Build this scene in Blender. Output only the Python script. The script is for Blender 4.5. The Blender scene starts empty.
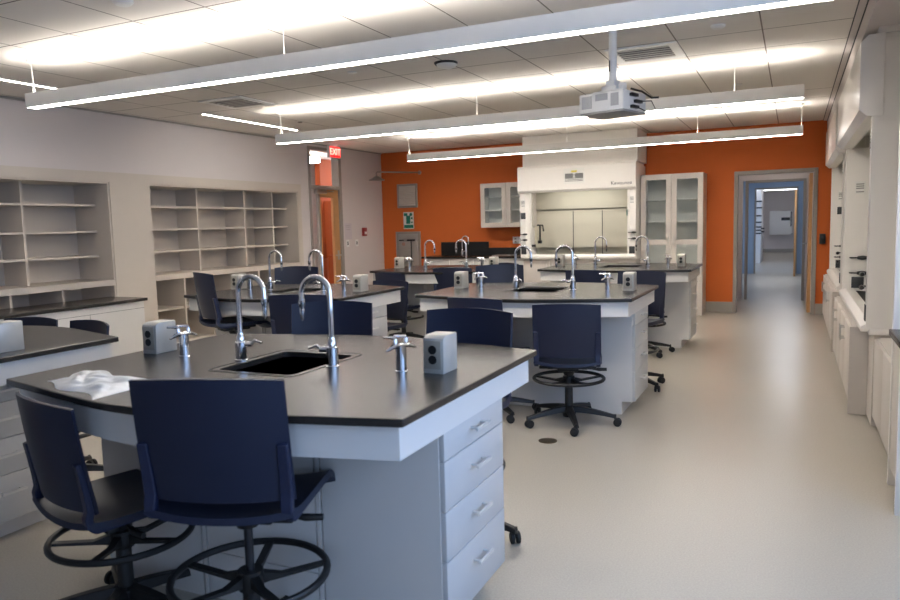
import bpy, bmesh, math, random
from mathutils import Vector, Matrix
random.seed(7)
SC = bpy.context.scene
COL = SC.collection
PI = math.pi
R = math.radians

# ------------------------------------------------------------------ materials
MATS = {}
def srgb(r, g, b):
    f = lambda c: (c/255/12.92) if c/255 <= .04045 else ((c/255+.055)/1.055)**2.4
    return (f(r), f(g), f(b), 1)
def mat(name, rgb, rough=.5, metal=0, spec=.5, noise=.04, scale=30, bump=0, emit=None, estr=0, coat=0):
    if name in MATS: return MATS[name]
    m = bpy.data.materials.new(name); m.use_nodes = True
    nt = m.node_tree; b = nt.nodes['Principled BSDF']
    c = srgb(*rgb)
    b.inputs['Roughness'].default_value = rough
    b.inputs['Metallic'].default_value = metal
    b.inputs['Specular IOR Level'].default_value = spec
    b.inputs['Base Color'].default_value = c
    if coat:
        b.inputs['Coat Weight'].default_value = coat
        b.inputs['Coat Roughness'].default_value = .12
    if noise or bump:
        tc = nt.nodes.new('ShaderNodeTexCoord')
        nz = nt.nodes.new('ShaderNodeTexNoise'); nz.inputs['Scale'].default_value = scale
        nz.inputs['Detail'].default_value = 3
        nt.links.new(tc.outputs['Object'], nz.inputs['Vector'])
        mx = nt.nodes.new('ShaderNodeMix'); mx.data_type = 'RGBA'
        mx.inputs[6].default_value = tuple(max(0, v*(1-noise)) for v in c[:3])+(1,)
        mx.inputs[7].default_value = tuple(min(1, v*(1+noise)) for v in c[:3])+(1,)
        nt.links.new(nz.outputs['Fac'], mx.inputs[0])
        nt.links.new(mx.outputs[2], b.inputs['Base Color'])
        if bump:
            bp = nt.nodes.new('ShaderNodeBump'); bp.inputs['Strength'].default_value = bump
            bp.inputs['Distance'].default_value = .002
            nt.links.new(nz.outputs['Fac'], bp.inputs['Height'])
            nt.links.new(bp.outputs['Normal'], b.inputs['Normal'])
    if emit:
        b.inputs['Emission Color'].default_value = srgb(*emit)
        b.inputs['Emission Strength'].default_value = estr
    MATS[name] = m
    return m

M_navy = mat('navy plastic', (22, 29, 52), .45, spec=.45, noise=.05, scale=60)
M_navy_edge = mat('navy plastic edge', (24, 32, 60), .4, spec=.5, noise=.04, scale=60)
M_black = mat('black plastic', (20, 19, 19), .45, noise=.1)
M_blackm = mat('black metal', (24, 22, 21), .38, spec=.5, noise=.1)
M_rod = mat('dark gas lift', (70, 70, 74), .3, metal=.9, noise=.04)
M_rubber = mat('black rubber', (16, 16, 16), .6, noise=.1)
M_epoxy = mat('black epoxy worktop', (40, 37, 35), .265, spec=.5, noise=.12, scale=140)
M_epoxy_side = mat('black epoxy sink', (14, 14, 14), .55, noise=.1)
M_lam = mat('pale grey laminate', (214, 211, 207), .42, spec=.4, noise=.015, scale=12)
M_lam2 = mat('drawer grey laminate', (192, 191, 190), .4, spec=.4, noise=.015, scale=12)
M_gap = mat('dark reveal', (30, 30, 32), .7, noise=.1)
M_chrome = mat('chrome', (225, 226, 230), .1, metal=1, noise=.01)
M_satin = mat('satin nickel', (196, 193, 188), .3, metal=1, noise=.03)
M_steel = mat('brushed steel', (176, 174, 170), .34, metal=1, noise=.05, scale=90)
M_wall = mat('white wall paint', (214, 206, 203), .6, spec=.3, noise=.012, scale=5, bump=.05)
M_orange = mat('orange wall paint', (204, 104, 50), .62, spec=.2, noise=.03, scale=4, bump=.05)
M_shelf = mat('warm grey shelf laminate', (205, 195, 183), .45, spec=.35, noise=.02, scale=10)
M_base = mat('grey vinyl base', (158, 154, 146), .5, noise=.04)
M_hood = mat('white hood enamel', (228, 224, 218), .3, spec=.5, noise=.01, scale=10)
M_hoodin = mat('hood liner', (196, 190, 172), .45, noise=.02, scale=10)
M_cab = mat('grey cabinet enamel', (196, 188, 180), .4, noise=.015, scale=10)
M_frame = mat('grey door frame paint', (150, 144, 136), .42, noise=.02, scale=14)
M_white = mat('white enamel', (232, 231, 228), .35, noise=.01)
M_fixture = mat('light housing white', (216, 213, 208), .45, noise=.01)
M_led = mat('lit diffuser', (255, 255, 255), .5, noise=0, emit=(255, 250, 244), estr=16)
M_ledup = mat('lit uplight lens', (255, 255, 255), .5, noise=0, emit=(255, 249, 241), estr=13)
M_ledcool = mat('lit cool diffuser', (255, 255, 255), .5, noise=0, emit=(244, 247, 255), estr=6)
M_corridor_fill = mat('added corridor fill glow', (255, 255, 255), .5, noise=0, emit=(236, 243, 255), estr=8)  # glow of the added corridor light
M_ledhall2 = mat('lit hall diffuser', (255, 255, 255), .5, noise=0, emit=(255, 246, 244), estr=14)
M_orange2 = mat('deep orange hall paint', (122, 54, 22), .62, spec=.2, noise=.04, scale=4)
M_cable = mat('white cable', (226, 224, 220), .5, noise=.02)
M_grille = mat('vent louvre', (196, 192, 186), .5, noise=.03)
M_dark = mat('vent void', (26, 24, 22), .8, noise=.1)
M_bag = mat('white plastic film', (236, 234, 230), .28, spec=.5, noise=.03, scale=20)
M_red = mat('red plastic', (150, 40, 34), .4, noise=.05)
M_exit = mat('lit red exit face', (200, 30, 30), .4, noise=0, emit=(255, 30, 30), estr=.8)
M_exitl = mat('lit exit lettering', (255, 120, 100), .4, noise=0, emit=(255, 160, 140), estr=1.5)
M_green = mat('green sign print', (22, 120, 98), .45, noise=.04)
M_paper = mat('paper', (222, 221, 216), .6, noise=.02)
M_print = mat('grey print', (120, 120, 118), .6, noise=.1)
M_ink = mat('dark print', (52, 54, 56), .6, noise=.1)
M_yellow = mat('yellow print', (222, 206, 90), .6, noise=.05)
M_wood = mat('maple veneer', (190, 142, 92), .45, noise=.14, scale=8)
M_darkop = mat('dark handle', (28, 27, 26), .4, noise=.1)
M_blue = mat('pale blue wall paint', (150, 172, 200), .6, noise=.02, scale=5)
M_proj = mat('projector white', (214, 213, 210), .42, noise=.01)
M_projvent = mat('projector vent', (168, 168, 168), .6, noise=.15, scale=150)
M_drain = mat('bronze drain', (104, 92, 74), .4, metal=.7, noise=.1)
M_teal = mat('teal tape', (60, 110, 100), .5, noise=.05)

M_pull = mat('pale pull handle', (212, 210, 206), .35, metal=.3, noise=.02)
M_obox = mat('outlet box grey', (188, 184, 176), .36, metal=.25, noise=.03, scale=60)
M_oplate = mat('outlet plate', (170, 164, 152), .35, metal=.35, noise=.04, scale=60)
M_casebright = mat('cabinet interior brightened white', (226, 226, 222), .5, noise=.01)  # white stands in for light that glass shelves would let through
def mat_glass():
    m = bpy.data.materials.new('cabinet glass'); m.use_nodes = True
    nt = m.node_tree; nt.nodes.clear()
    o = nt.nodes.new('ShaderNodeOutputMaterial'); mx = nt.nodes.new('ShaderNodeMixShader')
    tr = nt.nodes.new('ShaderNodeBsdfTransparent'); tr.inputs[0].default_value = (.985, .995, .99, 1)
    gl = nt.nodes.new('ShaderNodeBsdfGlossy'); gl.inputs['Roughness'].default_value = .03
    fr = nt.nodes.new('ShaderNodeFresnel'); fr.inputs[0].default_value = 1.5
    ge = nt.nodes.new('ShaderNodeNewGeometry'); su = nt.nodes.new('ShaderNodeMath'); su.operation = 'SUBTRACT'; su.inputs[0].default_value = 1
    nt.links.new(ge.outputs['Backfacing'], su.inputs[1]); mu = nt.nodes.new('ShaderNodeMath'); mu.operation = 'MULTIPLY'
    nt.links.new(fr.outputs[0], mu.inputs[0]); nt.links.new(su.outputs[0], mu.inputs[1])
    nt.links.new(mu.outputs[0], mx.inputs[0]); nt.links.new(tr.outputs[0], mx.inputs[1]); nt.links.new(gl.outputs[0], mx.inputs[2])
    nt.links.new(mx.outputs[0], o.inputs[0]); return m
M_glass = mat_glass()

def mat_floor():
    m = bpy.data.materials.new('speckled linoleum'); m.use_nodes = True
    nt = m.node_tree; b = nt.nodes['Principled BSDF']
    tc = nt.nodes.new('ShaderNodeTexCoord')
    n1 = nt.nodes.new('ShaderNodeTexNoise'); n1.inputs['Scale'].default_value = 130; n1.inputs['Detail'].default_value = 4
    n2 = nt.nodes.new('ShaderNodeTexNoise'); n2.inputs['Scale'].default_value = 1.2
    cr = nt.nodes.new('ShaderNodeValToRGB')
    cr.color_ramp.elements[0].position = .32; cr.color_ramp.elements[0].color = srgb(163, 155, 143)
    cr.color_ramp.elements[1].position = .68; cr.color_ramp.elements[1].color = srgb(177, 170, 157)
    nt.links.new(tc.outputs['Object'], n1.inputs['Vector']); nt.links.new(tc.outputs['Object'], n2.inputs['Vector'])
    nt.links.new(n1.outputs['Fac'], cr.inputs[0]); nt.links.new(cr.outputs[0], b.inputs['Base Color'])
    mr = nt.nodes.new('ShaderNodeMapRange'); mr.inputs[3].default_value = .27; mr.inputs[4].default_value = .33
    nt.links.new(n2.outputs['Fac'], mr.inputs[0]); nt.links.new(mr.outputs[0], b.inputs['Roughness'])
    b.inputs['Specular IOR Level'].default_value = .5
    return m
M_floor = mat_floor()

def mat_ceiling():
    m = bpy.data.materials.new('acoustic ceiling panels'); m.use_nodes = True
    nt = m.node_tree; b = nt.nodes['Principled BSDF']; b.inputs['Roughness'].default_value = .8
    b.inputs['Specular IOR Level'].default_value = .2
    tc = nt.nodes.new('ShaderNodeTexCoord'); sx = nt.nodes.new('ShaderNodeSeparateXYZ')
    nt.links.new(tc.outputs['Object'], sx.inputs[0])
    def seam(axis, period, off, w):
        a = nt.nodes.new('ShaderNodeMath'); a.operation = 'ADD'; a.inputs[1].default_value = -off + period*200 + w/2
        nt.links.new(sx.outputs[axis], a.inputs[0])
        q = nt.nodes.new('ShaderNodeMath'); q.operation = 'MODULO'; q.inputs[1].default_value = period
        nt.links.new(a.outputs[0], q.inputs[0])
        l = nt.nodes.new('ShaderNodeMath'); l.operation = 'LESS_THAN'; l.inputs[1].default_value = w
        nt.links.new(q.outputs[0], l.inputs[0]); return l
    s = [seam(0, .61, -.24, .010), seam(1, 3.05, 6.61, .012), seam(1, 3.05, 5.98, .012)]
    m1 = nt.nodes.new('ShaderNodeMath'); m1.operation = 'MAXIMUM'; m2 = nt.nodes.new('ShaderNodeMath'); m2.operation = 'MAXIMUM'
    nt.links.new(s[0].outputs[0], m1.inputs[0]); nt.links.new(s[1].outputs[0], m1.inputs[1])
    nt.links.new(m1.outputs[0], m2.inputs[0]); nt.links.new(s[2].outputs[0], m2.inputs[1])
    mx = nt.nodes.new('ShaderNodeMix'); mx.data_type = 'RGBA'
    mx.inputs[6].default_value = srgb(228, 223, 217); mx.inputs[7].default_value = srgb(120, 113, 106)
    nt.links.new(m2.outputs[0], mx.inputs[0]); nt.links.new(mx.outputs[2], b.inputs['Base Color'])
    return m
M_ceil = mat_ceiling()

# ------------------------------------------------------------------ mesh helpers
class MB:
    """collects shapes into one bmesh"""
    def __init__(s): s.bm = bmesh.new()
    def _new(s, fn):
        n0 = len(s.bm.verts); fn(); s.bm.verts.ensure_lookup_table(); return s.bm.verts[n0:]
    def box(s, x0, x1, y0, y1, z0, z1, bev=0, rot=None, about=None, segs=2):
        b2 = bmesh.new(); bmesh.ops.create_cube(b2, size=1)
        for v in b2.verts:
            v.co = Vector(((x0+x1)/2+v.co.x*(x1-x0), (y0+y1)/2+v.co.y*(y1-y0), (z0+z1)/2+v.co.z*(z1-z0)))
        if bev:
            bmesh.ops.bevel(b2, geom=b2.edges[:]+b2.verts[:], offset=bev, segments=segs, affect='EDGES', profile=.5)
        if rot is not None:
            c = Vector(about) if about is not None else Vector(((x0+x1)/2, (y0+y1)/2, (z0+z1)/2))
            bmesh.ops.rotate(b2, verts=b2.verts[:], cent=c, matrix=rot)
        s.join(b2); return s
    def join(s, b2):
        me = bpy.data.meshes.new('tmp'); b2.to_mesh(me); b2.free(); s.bm.from_mesh(me); bpy.data.meshes.remove(me)
    def prism(s, poly, z0, z1, bev=0):
        b2 = bmesh.new(); vs = [b2.verts.new((x, y, z0)) for x, y in poly]
        f = b2.faces.new(vs); r = bmesh.ops.extrude_face_region(b2, geom=[f])
        bmesh.ops.translate(b2, verts=[g for g in r['geom'] if isinstance(g, bmesh.types.BMVert)], vec=(0, 0, z1-z0))
        bmesh.ops.recalc_face_normals(b2, faces=b2.faces[:])
        if bev: bmesh.ops.bevel(b2, geom=[e for e in b2.edges], offset=bev, segments=2, affect='EDGES', profile=.5)
        s.join(b2); return s
    def extr(s, poly, axis, a0, a1, bev=0):
        """extrude a 2D profile along an axis: 'x' -> poly is (y,z); 'y' -> poly is (x,z)"""
        b2 = bmesh.new()
        mk = (lambda p: (a0, p[0], p[1])) if axis == 'x' else (lambda p: (p[0], a0, p[1]))
        f = b2.faces.new([b2.verts.new(mk(p)) for p in poly]); r = bmesh.ops.extrude_face_region(b2, geom=[f])
        d = (a1-a0, 0, 0) if axis == 'x' else (0, a1-a0, 0)
        bmesh.ops.translate(b2, verts=[g for g in r['geom'] if isinstance(g, bmesh.types.BMVert)], vec=d)
        bmesh.ops.recalc_face_normals(b2, faces=b2.faces[:])
        if bev: bmesh.ops.bevel(b2, geom=[e for e in b2.edges], offset=bev, segments=2, affect='EDGES', profile=.5)
        s.join(b2); return s
    def tube(s, pts, r, n=12, closed=False, caps=True):
        pts = [Vector(p) for p in pts]; N = len(pts)
        rr = r if isinstance(r, (list, tuple)) else [r]*N
        rings = []; up = None
        for i, p in enumerate(pts):
            if closed: t = pts[(i+1) % N]-pts[i-1]
            else: t = pts[min(i+1, N-1)]-pts[max(i-1, 0)]
            t.normalize()
            if up is None:
                up = Vector((0, 0, 1)) if abs(t.z) < .9 else Vector((1, 0, 0))
            a = up-t*up.dot(t)
            if a.length < 1e-6: a = t.orthogonal()
            a.normalize(); up = a; b = t.cross(a)
            rings.append([s.bm.verts.new(p+(a*math.cos(2*PI*k/n)+b*math.sin(2*PI*k/n))*rr[i]) for k in range(n)])
        for i in range(N if closed else N-1):
            A, B = rings[i], rings[(i+1) % N]
            for k in range(n):
                s.bm.faces.new((A[k], A[(k+1) % n], B[(k+1) % n], B[k]))
        if caps and not closed:
            s.bm.faces.new(rings[0][::-1]); s.bm.faces.new(rings[-1])
        return s
    def lathe(s, prof, c=(0, 0, 0), n=20, rot=None):
        """profile of (r,z) turned about z"""
        b2 = bmesh.new(); rings = []
        for r, z in prof:
            if r < 1e-5: rings.append([b2.verts.new((0, 0, z))])
            else: rings.append([b2.verts.new((r*math.cos(2*PI*k/n), r*math.sin(2*PI*k/n), z)) for k in range(n)])
        for A, B in zip(rings, rings[1:]):
            if len(A) == 1 and len(B) == 1: continue
            for k in range(n):
                if len(A) == 1: b2.faces.new((A[0], B[k], B[(k+1) % n]))
                elif len(B) == 1: b2.faces.new((A[k], B[0], A[(k+1) % n]))
                else: b2.faces.new((A[k], A[(k+1) % n], B[(k+1) % n], B[k]))
        for e in (rings[0], rings[-1]):
            if len(e) > 1: b2.faces.new(e)
        bmesh.ops.recalc_face_normals(b2, faces=b2.faces[:])
        if rot is not None: bmesh.ops.rotate(b2, verts=b2.verts[:], cent=(0, 0, 0), matrix=rot)
        bmesh.ops.translate(b2, verts=b2.verts[:], vec=c)
        s.join(b2); return s
    def grid(s, fn, nu, nv, thick=0):
        """surface fn(u,v) with optional solid thickness along its normal"""
        b2 = bmesh.new()
        g = [[b2.verts.new(fn(i/nu, j/nv)) for j in range(nv+1)] for i in range(nu+1)]
        for i in range(nu):
            for j in range(nv): b2.faces.new((g[i][j], g[i+1][j], g[i+1][j+1], g[i][j+1]))
        bmesh.ops.recalc_face_normals(b2, faces=b2.faces[:])
        if thick:
            bmesh.ops.solidify(b2, geom=b2.faces[:], thickness=thick)
            bmesh.ops.recalc_face_normals(b2, faces=b2.faces[:])
        s.join(b2); return s
    def frame(s, x0, x1, z0, z1, w, y0, y1):
        s.box(x0, x0+w, y0, y1, z0, z1); s.box(x1-w, x1, y0, y1, z0, z1)
        s.box(x0+w, x1-w, y0, y1, z0, z0+w); s.box(x0+w, x1-w, y0, y1, z1-w, z1); return s
    def build(s, name, m, parent=None, smooth=True, angle=35, bevel=0, loc=None):
        me = bpy.data.meshes.new(name); s.bm.to_mesh(me); s.bm.free(); me.materials.append(m)
        if smooth:
            me.polygons.foreach_set('use_smooth', [True]*len(me.polygons)); me.set_sharp_from_angle(angle=R(angle))
        o = bpy.data.objects.new(name, me); COL.objects.link(o)
        if parent: o.parent = parent
        if loc is not None: o.location = loc
        if bevel:
            b = o.modifiers.new('bevel', 'BEVEL'); b.width = bevel; b.segments = 2; b.limit_method = 'ANGLE'
        return o

def tag(o, label=None, cat=None, group=None, kind=None):
    if label: o['label'] = label
    if cat: o['category'] = cat
    if group: o['group'] = group
    if kind: o['kind'] = kind
    return o
def thing(name, label, cat, loc=(0, 0, 0), rz=0, group=None):
    o = bpy.data.objects.new(name, None); COL.objects.link(o); o.empty_display_size = .1
    o.location = loc; o.rotation_euler = (0, 0, rz)
    return tag(o, label, cat, group)
def struct(o): o['kind'] = 'structure'; return o
KIDS = {}
def copy_tree(o, parent=None):
    c = o.copy(); COL.objects.link(c)
    if parent: c.parent = parent
    for ch in list(o.children): copy_tree(ch, c)
    return c
def text_mesh(body, size, name, m, parent, loc, rot, depth=.001):
    cu = bpy.data.curves.new('lettering', 'FONT'); cu.body = body; cu.size = size; cu.extrude = depth
    cu.align_x = 'CENTER'; cu.align_y = 'CENTER'
    t = bpy.data.objects.new('lettering', cu); COL.objects.link(t)
    dg = bpy.context.evaluated_depsgraph_get(); dg.update()
    me = bpy.data.meshes.new_from_object(t.evaluated_get(dg))
    bpy.data.objects.remove(t); bpy.data.curves.remove(cu)
    me.materials.clear(); me.materials.append(m)
    o = bpy.data.objects.new(name, me); COL.objects.link(o); o.parent = parent; o.location = loc; o.rotation_euler = rot
    return o

# ------------------------------------------------------------------ camera
EYE = 1.46
def cam_axes(yaw, pit, rol):
    y, p, r = R(yaw), R(pit), R(rol)
    fw = Vector((-math.sin(y)*math.cos(p), math.cos(y)*math.cos(p), -math.sin(p)))
    rt = Vector((math.cos(y), math.sin(y), 0)); up = rt.cross(fw)
    return math.cos(r)*rt+math.sin(r)*up, -math.sin(r)*rt+math.cos(r)*up, fw
rt, up, fw = cam_axes(25.30032, 5.86103, -1.488)
cd = bpy.data.cameras.new('camera'); cam = bpy.data.objects.new('camera', cd); COL.objects.link(cam)
cam.matrix_world = Matrix(((rt.x, up.x, -fw.x, 0), (rt.y, up.y, -fw.y, 0), (rt.z, up.z, -fw.z, EYE), (0, 0, 0, 1)))
cd.sensor_width = 36; cd.lens = 729.296/900*36; cd.clip_start = .02
cd.dof.use_dof = True; cd.dof.focus_distance = 5.6; cd.dof.aperture_fstop = 3.2
SC.camera = cam

# ------------------------------------------------------------------ room shell
XL, XR, YB, YF, CH = -7.03, 1.28, 12.0, -2.6, 2.826
T = .15
struct(MB().box(-10, 3.2, YF-T, 34, -.12, 0).build('floor', M_floor))
struct(MB().box(XL-T, XR+T, YF-T, YB+T, CH, CH+.1).build('ceiling', M_ceil))
# left wall: openings for the two shelving recesses and the door
w = MB()
U1, U2 = (1.1, 5.915), (6.48, 9.40)      # recess y ranges
DL = (9.70, 10.63)                       # door incl. frame
w.box(XL-T, XL, YF, U1[0], 0, CH); w.box(XL-T, XL, U1[1], U2[0], 0, CH); w.box(XL-T, XL, U2[1], DL[0], 0, CH)
w.box(XL-T, XL, DL[1], YB, 0, CH)
w.box(XL-T, XL, U1[0], U1[1], 2.045, CH); w.box(XL-T, XL, U2[0], U2[1], 2.045, CH); w.box(XL-T, XL, DL[0], DL[1], 2.775, CH)
struct(w.build('wall_left', M_wall, smooth=False))
# back wall with doorway
DX0, DX1, DZ = -.84, .30, 2.155
w = MB(); w.box(XL-T, DX0, YB, YB+T, 0, CH); w.box(DX1, XR+T, YB, YB+T, 0, CH); w.box(DX0, DX1, YB, YB+T, DZ, CH)
struct(w.build('wall_back', M_orange, smooth=False))
# right wall with a window beside the camera; rear wall with a window band
w = MB(); w.box(XR, XR+T, 3.6, YB, 0, CH); w.box(XR, XR+T, YF, -.6, 0, CH); w.box(XR, XR+T, -.6, 3.6, 0, .85); w.box(XR, XR+T, -.6, 3.6, 2.6, CH)
struct(w.build('wall_right', M_wall, smooth=False))
w = MB(); w.box(XL-T, .2, YF-T, YF, 0, CH); w.box(1.1, XR+T, YF-T, YF, 0, CH); w.box(.2, 1.1, YF-T, YF, 0, .6); w.box(.2, 1.1, YF-T, YF, 2.7, CH)
struct(w.build('wall_rear', M_wall, smooth=False))
f = MB()
for a, b in ((.2, 1.1),): f.frame(a, b, .6, 2.7, .05, YF-.1, YF-.03)
struct(f.build('window_1', M_frame, smooth=False))
f = MB()
for a, b in ((-.6, .8), (.8, 2.2), (2.2, 3.6)):
    f.box(XR+.03, XR+.1, a, a+.05, .85, 2.6); f.box(XR+.03, XR+.1, b-.05, b, .85, 2.6)
    f.box(XR+.03, XR+.1, a, b, .85, .9); f.box(XR+.03, XR+.1, a, b, 2.55, 2.6)
struct(f.build('window_2', M_frame, smooth=False))
# soffit above the hoods and the grey ceiling edge strip
struct(MB().box(.40, XR, YF, YB, 2.66, CH).build('trim_1', M_wall, smooth=False))
struct(MB().box(.352, .40, YF, YB, CH-.01, CH).build('trim_2', M_wall, smooth=False))
struct(MB().box(.344, .352, YF, YB, CH-.004, CH).build('trim_7', M_ink, smooth=False))
struct(MB().box(.394, .4, YF, YB, CH-.022, CH-.01).build('trim_8', M_ink, smooth=False))
struct(MB().box(XL, XL+.02, YF, YB, CH-.02, CH).build('trim_3', M_base, smooth=False))
# flush grey bands round the shelving
w = MB(); w.box(XL-.02, XL+.012, 1.1, DL[0]-.22, 2.045, 2.155); w.box(XL-.02, XL+.012, 5.915, 6.48, 0, 2.045)
w.box(XL-.02, XL+.012, 9.40, 9.47, 0, 2.045)
struct(w.build('trim_4', M_shelf, smooth=False))
# base boards
b = MB(); b.box(-1.24, DX0-.002, YB-.012, YB, 0, .165); b.box(DX1+.002, .44, YB-.012, YB, 0, .165); b.box(-6.95, -5.9, YB-.012, YB, 0, .11)
struct(b.build('baseboard_back', M_base, smooth=False))
struct(MB().box(XL, XL+.012, DL[1]+.01, YB, 0, .11).build('baseboard_left', M_base, smooth=False))

# back doorway frame
f = MB(); a = .055
f.box(DX0, DX0+a, YB-.02, YB+T+.02, 0, DZ); f.box(DX1-a, DX1, YB-.02, YB+T+.02, 0, DZ); f.box(DX0+a, DX1-a, YB-.02, YB+T+.02, DZ-a, DZ)
struct(f.build('trim_5', M_frame, smooth=False, bevel=.004))
# rooms seen through it
HB = 14.0
w = MB(); w.box(-2.0, -.835, HB, HB+.12, 0, 2.6); w.box(.175, 1.6, HB, HB+.12, 0, 2.6); w.box(-.835, .175, HB, HB+.12, 2.10, 2.6)
struct(w.build('wall_vestibule', M_wall, smooth=False))
w = MB(); w.box(-2.0, -1.9, YB+T, 20.5, 0, 2.6); w.box(1.5, 1.6, YB+T, 20.5, 0, 2.6)
struct(w.build('wall_corridor', M_blue, smooth=False))
w = MB(); w.box(-2.0, -.935, 20.5, 20.62, 0, 2.6); w.box(.075, 1.6, 20.5, 20.62, 0, 2.6); w.box(-.935, .075, 20.5, 20.62, 2.20, 2.6)
struct(w.build('wall_corridor_end', M_blue, smooth=False))
struct(MB().box(-2.0, 1.6, YB+T, 20.62, 2.6, 2.7).build('ceiling_corridor', M_ceil, smooth=False))
f = MB(); f.box(-.79, -.745, HB-.03, HB+.15, 0, 2.1); f.box(.13, .175, HB-.03, HB+.15, 0, 2.1); f.box(-.745, .13, HB-.03, HB+.15, 2.06, 2.1)
f.box(-.935, -.9, 20.47, 20.65, 0, 2.2); f.box(.04, .075, 20.47, 20.65, 0, 2.2); f.box(-.9, .04, 20.47, 20.65, 2.165, 2.2)
struct(f.build('trim_6', M_frame, smooth=False))
w = MB(); w.box(-4, 3.2, 33, 33.15, 0, 3); w.box(-4.1, -4, 20.62, 33, 0, 3); w.box(3.1, 3.2, 20.62, 33, 0, 3)
struct(w.build('wall_far', M_wall, smooth=False))
struct(MB().box(-4.1, 3.2, 20.62, 33.15, 3.0, 3.1).build('ceiling_far', M_ceil, smooth=False))
struct(MB().box(-4, 3.1, 32.985, 33, 0, .14).build('baseboard_far', M_base, smooth=False))

# open maple doors beyond
def wooden_door(name, x, y0, y1, h, label):
    d = thing(name, label, 'door', (x, y0, 0))
    MB().box(-.022, .022, 0, y1-y0, .008, h).build('leaf', M_wood, d, bevel=.002)
    MB().tube([(-.03, y1-y0-.07, 1.02), (-.085, y1-y0-.07, 1.02), (-.085, y1-y0-.18, 1.02)], .01).build('lever_handle', M_steel, d)
    return d
wooden_door('hinged_door', .215, YB+T+.03, YB+T+.95, 2.09, 'maple door folded back inside the right jamb of the back doorway')
wooden_door('hinged_door', .02, 19.5, 20.42, 2.1, 'distant maple door standing open at the far end of the corridor')
o = tag(MB().box(-.04, .04, -.004, .004, -.06, .06, .003).build('light_switch', M_paper, loc=(-1.12, 20.495, 1.15)), 'small switch plate on the blue wall at the corridor end', 'switch')

# ------------------------------------------------------------------ ceiling things
ZL = 2.457
def pendant(y, x0, x1, label, cables):
    p = thing('pendant_light', label, 'light', ((x0+x1)/2, y+.045, ZL), 0, 'long linear pendant lights')
    L = (x1-x0)/2; W = .045
    h = MB(); h.box(-L, L, -W, -W+.006, 0, .108); h.box(-L, L, W-.006, W, 0, .108)
    h.box(-L, -L+.008, -W+.006, W-.006, 0, .108); h.box(L-.008, L, -W+.006, W-.006, 0, .108); h.box(-L+.008, L-.008, -W+.006, W-.006, .04, .07)
    h.build('housing', M_fixture, p, smooth=False)
    MB().box(-L+.01, L-.01, -W+.007, W-.007, .001, .02).build('diffuser', M_led, p, smooth=False)
    MB().box(-L+.01, L-.01, -W+.012, W-.012, .08, .09).build('uplight_lens', M_ledup, p, smooth=False)
    top = CH-ZL
    for i, cx in enumerate(cables):
        c = MB(); xx = cx-(x0+x1)/2
        c.tube([(xx, 0, .1), (xx, 0, .235), (xx, 0, top-.03)], .0022, 6)
        if i == 0: c.tube([(xx+.03, 0, .1), (xx+.012, 0, .16), (xx+.006, 0, top-.05), (xx-.035, 0, top)], .0028, 6)
        c.lathe([(0, top-.025), (.03, top-.02), (.035, top), (0, top)], (xx, 0, 0), 14)
        c.build('suspension_cable', M_cable, p)
    return p
pendant(3.87, -5.45, .35, 'nearest long white linear pendant light, over the front benches', (-5.41, -2.98, -.55))
pendant(6.98, -5.50, .055, 'middle long white linear pendant light, right behind the projector', (-5.45, -2.96, -.5))
pendant(10.05, -5.42, .075, 'farthest long white linear pendant light, before the orange wall and hood', (-5.41, -2.9, -1.16, .055))

def slot(y0, y1, label):
    s = thing('recessed_slot_light', label, 'light', (-6.275, (y0+y1)/2, CH), 0, 'recessed slot lights by the left wall')
    L = (y1-y0)/2
    MB().box(-.022, .022, -L-.01, L+.01, -.004, .0).build('frame', M_white, s, smooth=False)
    MB().box(-.013, .013, -L, L, -.007, -.004).build('diffuser', M_led, s, smooth=False)
slot(2.9, 4.78, 'recessed slot light in the ceiling at the far left edge of the photo')
slot(6.66, 8.44, 'recessed slot light in the ceiling over the second shelving recess')

def vent(x, y, label, s=.6):
    v = thing('ceiling_vent', label, 'vent', (x, y, CH), 0, 'square louvred ceiling vents')
    h = s/2
    f = MB(); a = .07
    f.box(-h, h, -h, -h+a, -.012, 0); f.box(-h, h, h-a, h, -.012, 0); f.box(-h, -h+a, -h+a, h-a, -.012, 0); f.box(h-a, h, -h+a, h-a, -.012, 0)
    f.build('frame', M_white, v, smooth=False)
    MB().box(-h+a, h-a, -h+a, h-a, -.003, -.001).build('void', M_dark, v, smooth=False)
    l = MB()
    for i in range(6):
        yy = -h+a+.03+i*(s-2*a-.06)/5
        l.box(-h+a, h-a, yy-.011, yy+.011, -.013, -.010, rot=Matrix.Rotation(R(-10), 3, 'X'))
    l.build('louvres', M_grille, v, smooth=False)
vent(-1.13, 6.28, 'ceiling vent with dark louvres to the right of the projector pole', .56)
vent(-5.42, 6.27, 'ceiling vent with dark louvres above the left shelving wall', .56)

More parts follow.
